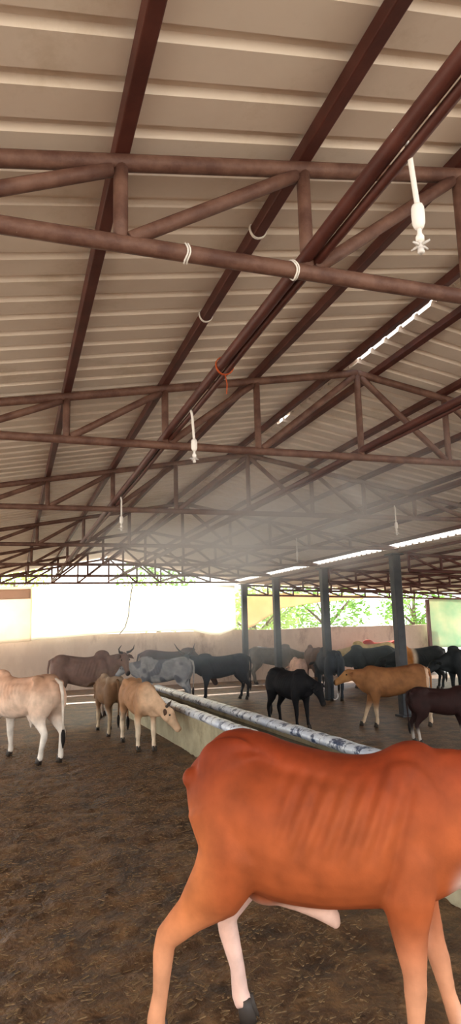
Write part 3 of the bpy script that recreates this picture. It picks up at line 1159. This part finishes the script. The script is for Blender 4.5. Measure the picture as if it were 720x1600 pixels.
cow('calf', 'brown calf standing close behind the tan calf, rump to the camera', (1.46, 10.55), 96, 0.88,
    dict(base=(122, 92, 66), back=(168, 146, 124), leg=(190, 168, 140), ear=(110, 84, 64)), cat='calf', neck=(0, 0), head=(-50, 0), hump=.03, legs=dict(fl=.05, hl=.08, hr=-.05),
    lw=.8, voxel=.017)

cow('cow', 'dark brown cow along the back wall, head down behind the grey white cow', (3.3, 14.6), -8, 1.10,
    dict(base=(64, 42, 38), back=(84, 54, 48), ear=(50, 34, 30)), neck=(-30, 0), head=(-62, 0), hump=.05, voxel=.02)

cow('cow', 'grey and white cow with marked ribs, in front of the dark brown cow', (3.0, 13.5), 150, .98,
    dict(base=(150, 152, 156), belly=(196, 196, 196), ear=(130, 130, 132), patch=(96, 98, 106), patch_bias=-.05, tail=(180, 178, 176)), neck=(4, 0), head=(-40, 0), hump=.05, bony=2.2, voxel=.018)

cow('cow', 'dark grey horned cow standing side on past the trough, head to the left', (4.38, 13.9), 172, 0.98,
    dict(base=(46, 50, 58), ear=(40, 42, 48), leg=(40, 40, 44), tail=(50, 50, 54)), neck=(24, 20), head=(-40, 55), horns=dict(len=.26), hump=.05, legs=dict(fl=.06, hl=-.06, hr=.05), voxel=.018)

cow('calf', 'black calf beyond the trough with its head lowered to the right', (4.12, 9.75), -72, 0.91,
    dict(base=(20, 19, 22), ear=(18, 17, 20), tail=(20, 19, 22)), cat='calf', lx=.80, neck=(-8, 10), head=(-64, 14), neck_len=.36, hump=.02, voxel=.016, legs=dict(fl=.06, hr=-.05))

cow('cow', 'pinkish pale cow seen end on behind the black calf', (6.0, 13.6), 75, 0.84,
    dict(base=(214, 176, 156), ear=(200, 160, 140)), neck=(-10, 0), hump=.03, voxel=.02)

cow('cow', 'hazy grey cow by the far wall between the two far columns', (6.7, 17.0), -8, 1.0,
    dict(base=(104, 98, 92), ear=(90, 84, 80)), neck=(-6, 0), voxel=.022)

cow('cow', 'brown cow half hidden behind the misty second column', (6.95, 14.7), 80, 1.02,
    dict(base=(98, 70, 54), ear=(88, 62, 48)), neck=(-20, 0), voxel=.022)

cow('cow', 'dark blue grey cow seen from behind, right of the misty second column', (6.42, 12.9), 80, 1.02,
    dict(base=(50, 56, 64), ear=(44, 48, 54)), neck=(-14, 0), head=(-60, 0), voxel=.02)


def coat_n(X, Y, Z, nz):
    return [((214, 188, 160), 1 - smooth01(.22, .42, Z)), ((206, 170, 140), (X < -.50) * 1.0 * smooth01(.5, .7, Z))]


cow('cow', 'tan cow striding left in front of the nearest column', (5.65, 9.1), 158, 0.93,
    dict(base=(144, 98, 62), back=(124, 78, 48), ear=(140, 92, 58), face=(164, 118, 74), tail=(150, 100, 62)), neck=(14, 0), head=(-24, 0), neck_len=.32, lx=.94, hump=.0,
    legs=dict(fl=-.02, fr=.20, hl=-.10, hr=.08), coat_fn=coat_n, voxel=.014)

cow('calf', 'very dark brown calf at the right edge, head toward the right', (5.42, 7.7), -14, 0.72,
    dict(base=(44, 24, 22), ear=(40, 22, 20), shank=(190, 180, 170), tail=(40, 24, 22)), cat='calf', neck=(-14, 0), head=(-52, 0), neck_len=.34, hump=.03, legs=dict(fl=.06, hl=-.05), voxel=.013)

cow('cow', 'yellowish white cow at the far right beyond the tan cow', (9.15, 15.7), 172, 1.04,
    dict(base=(206, 186, 136), back=(190, 168, 112), ear=(190, 170, 120)), neck=(0, 0), voxel=.022)

cow('cow', 'red brown cow at the far right beside the nearest column', (10.2, 17.0), 168, 1.03,
    dict(base=(150, 60, 40), back=(168, 56, 40), ear=(140, 56, 40)), neck=(0, 0), voxel=.022)

cow('cow', 'dark slate cow in the row behind the tan cow', (8.35, 14.4), 176, 1.0,
    dict(base=(44, 50, 52), back=(60, 66, 64), ear=(40, 44, 46)), neck=(-20, 0), head=(-55, 0), voxel=.02)


def coat_p(X, Y, Z, nz):
    return [((226, 206, 180), smooth01(.10, .2, X) * (1 - smooth01(.34, .4, X))), ((196, 128, 62), smooth01(.2, .26, X) * (1 - smooth01(.40, .46, X)))]


cow('cow', 'black cow with orange and white shoulder beside the nearest column', (8.95, 13.3), 168, 1.0,
    dict(base=(36, 40, 40), ear=(34, 36, 36)), neck=(-10, 0), coat_fn=coat_p, voxel=.02)


def coat_q(X, Y, Z, nz):
    return [((214, 196, 174), smooth01(.02, .12, -X - .42 + .3 * nz))]


cow('cow', 'black cow with pale spotted hind legs at the right edge', (9.0, 11.6), 185, 1.02,
    dict(base=(30, 34, 36), ear=(30, 32, 34), tail=(180, 166, 150)), neck=(-10, 0), coat_fn=coat_q, voxel=.018)


# ------------------------------------------------------------------ mist
def mist(name, loc, size, density, colour, lab, aniso=0.3, nscale=0.6, lo=0.35, hi=0.7):
    mb = MB()
    mb.ball((0, 0, 0), (1, 1, 1), u=24, v=14)
    m = bpy.data.materials.new(name)
    m.use_nodes = True
    nt = m.node_tree
    nt.nodes.clear()
    N, L = nt.nodes, nt.links
    out = N.new('ShaderNodeOutputMaterial')
    vs_ = N.new('ShaderNodeVolumeScatter')
    vs_.inputs['Color'].default_value = colour
    vs_.inputs['Anisotropy'].default_value = aniso
    tcn = N.new('ShaderNodeTexCoord')
    ln = N.new('ShaderNodeVectorMath')
    ln.operation = 'LENGTH'
    L.new(tcn.outputs['Object'], ln.inputs[0])
    fall = N.new('ShaderNodeMapRange')
    fall.interpolation_type = 'SMOOTHSTEP'
    fall.inputs['From Min'].default_value = 1.0
    fall.inputs['From Max'].default_value = 0.1
    fall.inputs['To Min'].default_value = 0.0
    fall.inputs['To Max'].default_value = density
    L.new(ln.outputs['Value'], fall.inputs['Value'])
    nz = N.new('ShaderNodeTexNoise')
    nz.inputs['Scale'].default_value = nscale * 3
    nz.inputs['Detail'].default_value = 3
    L.new(tcn.outputs['Object'], nz.inputs['Vector'])
    rg = N.new('ShaderNodeMapRange')
    rg.inputs['From Min'].default_value = lo
    rg.inputs['From Max'].default_value = hi
    L.new(nz.outputs['Fac'], rg.inputs['Value'])
    mu = N.new('ShaderNodeMath')
    mu.operation = 'MULTIPLY'
    L.new(fall.outputs[0], mu.inputs[0])
    L.new(rg.outputs[0], mu.inputs[1])
    L.new(mu.outputs[0], vs_.inputs['Density'])
    L.new(vs_.outputs[0], out.inputs['Volume'])
    o = mb.build(name, m)
    o.location = loc
    o.scale = size
    tag(o, lab, 'mist', kind='stuff')
    return o


SC.cycles.volume_step_rate = 2.0
mist('mist_cloud', (2.5, 6.6, 2.60), (2.2, 3.8, 0.80), 1.1, (0.93, 0.95, 0.98, 1), 'drifting cloud of fine water mist under the ridge')
mist('low_haze', (4.0, 12.9, 1.35), (6.0, 4.9, 1.35), 0.125, (0.72, 0.87, 1.0, 1), 'bluish haze of water mist over the far herd')

bpy.context.view_layer.update()
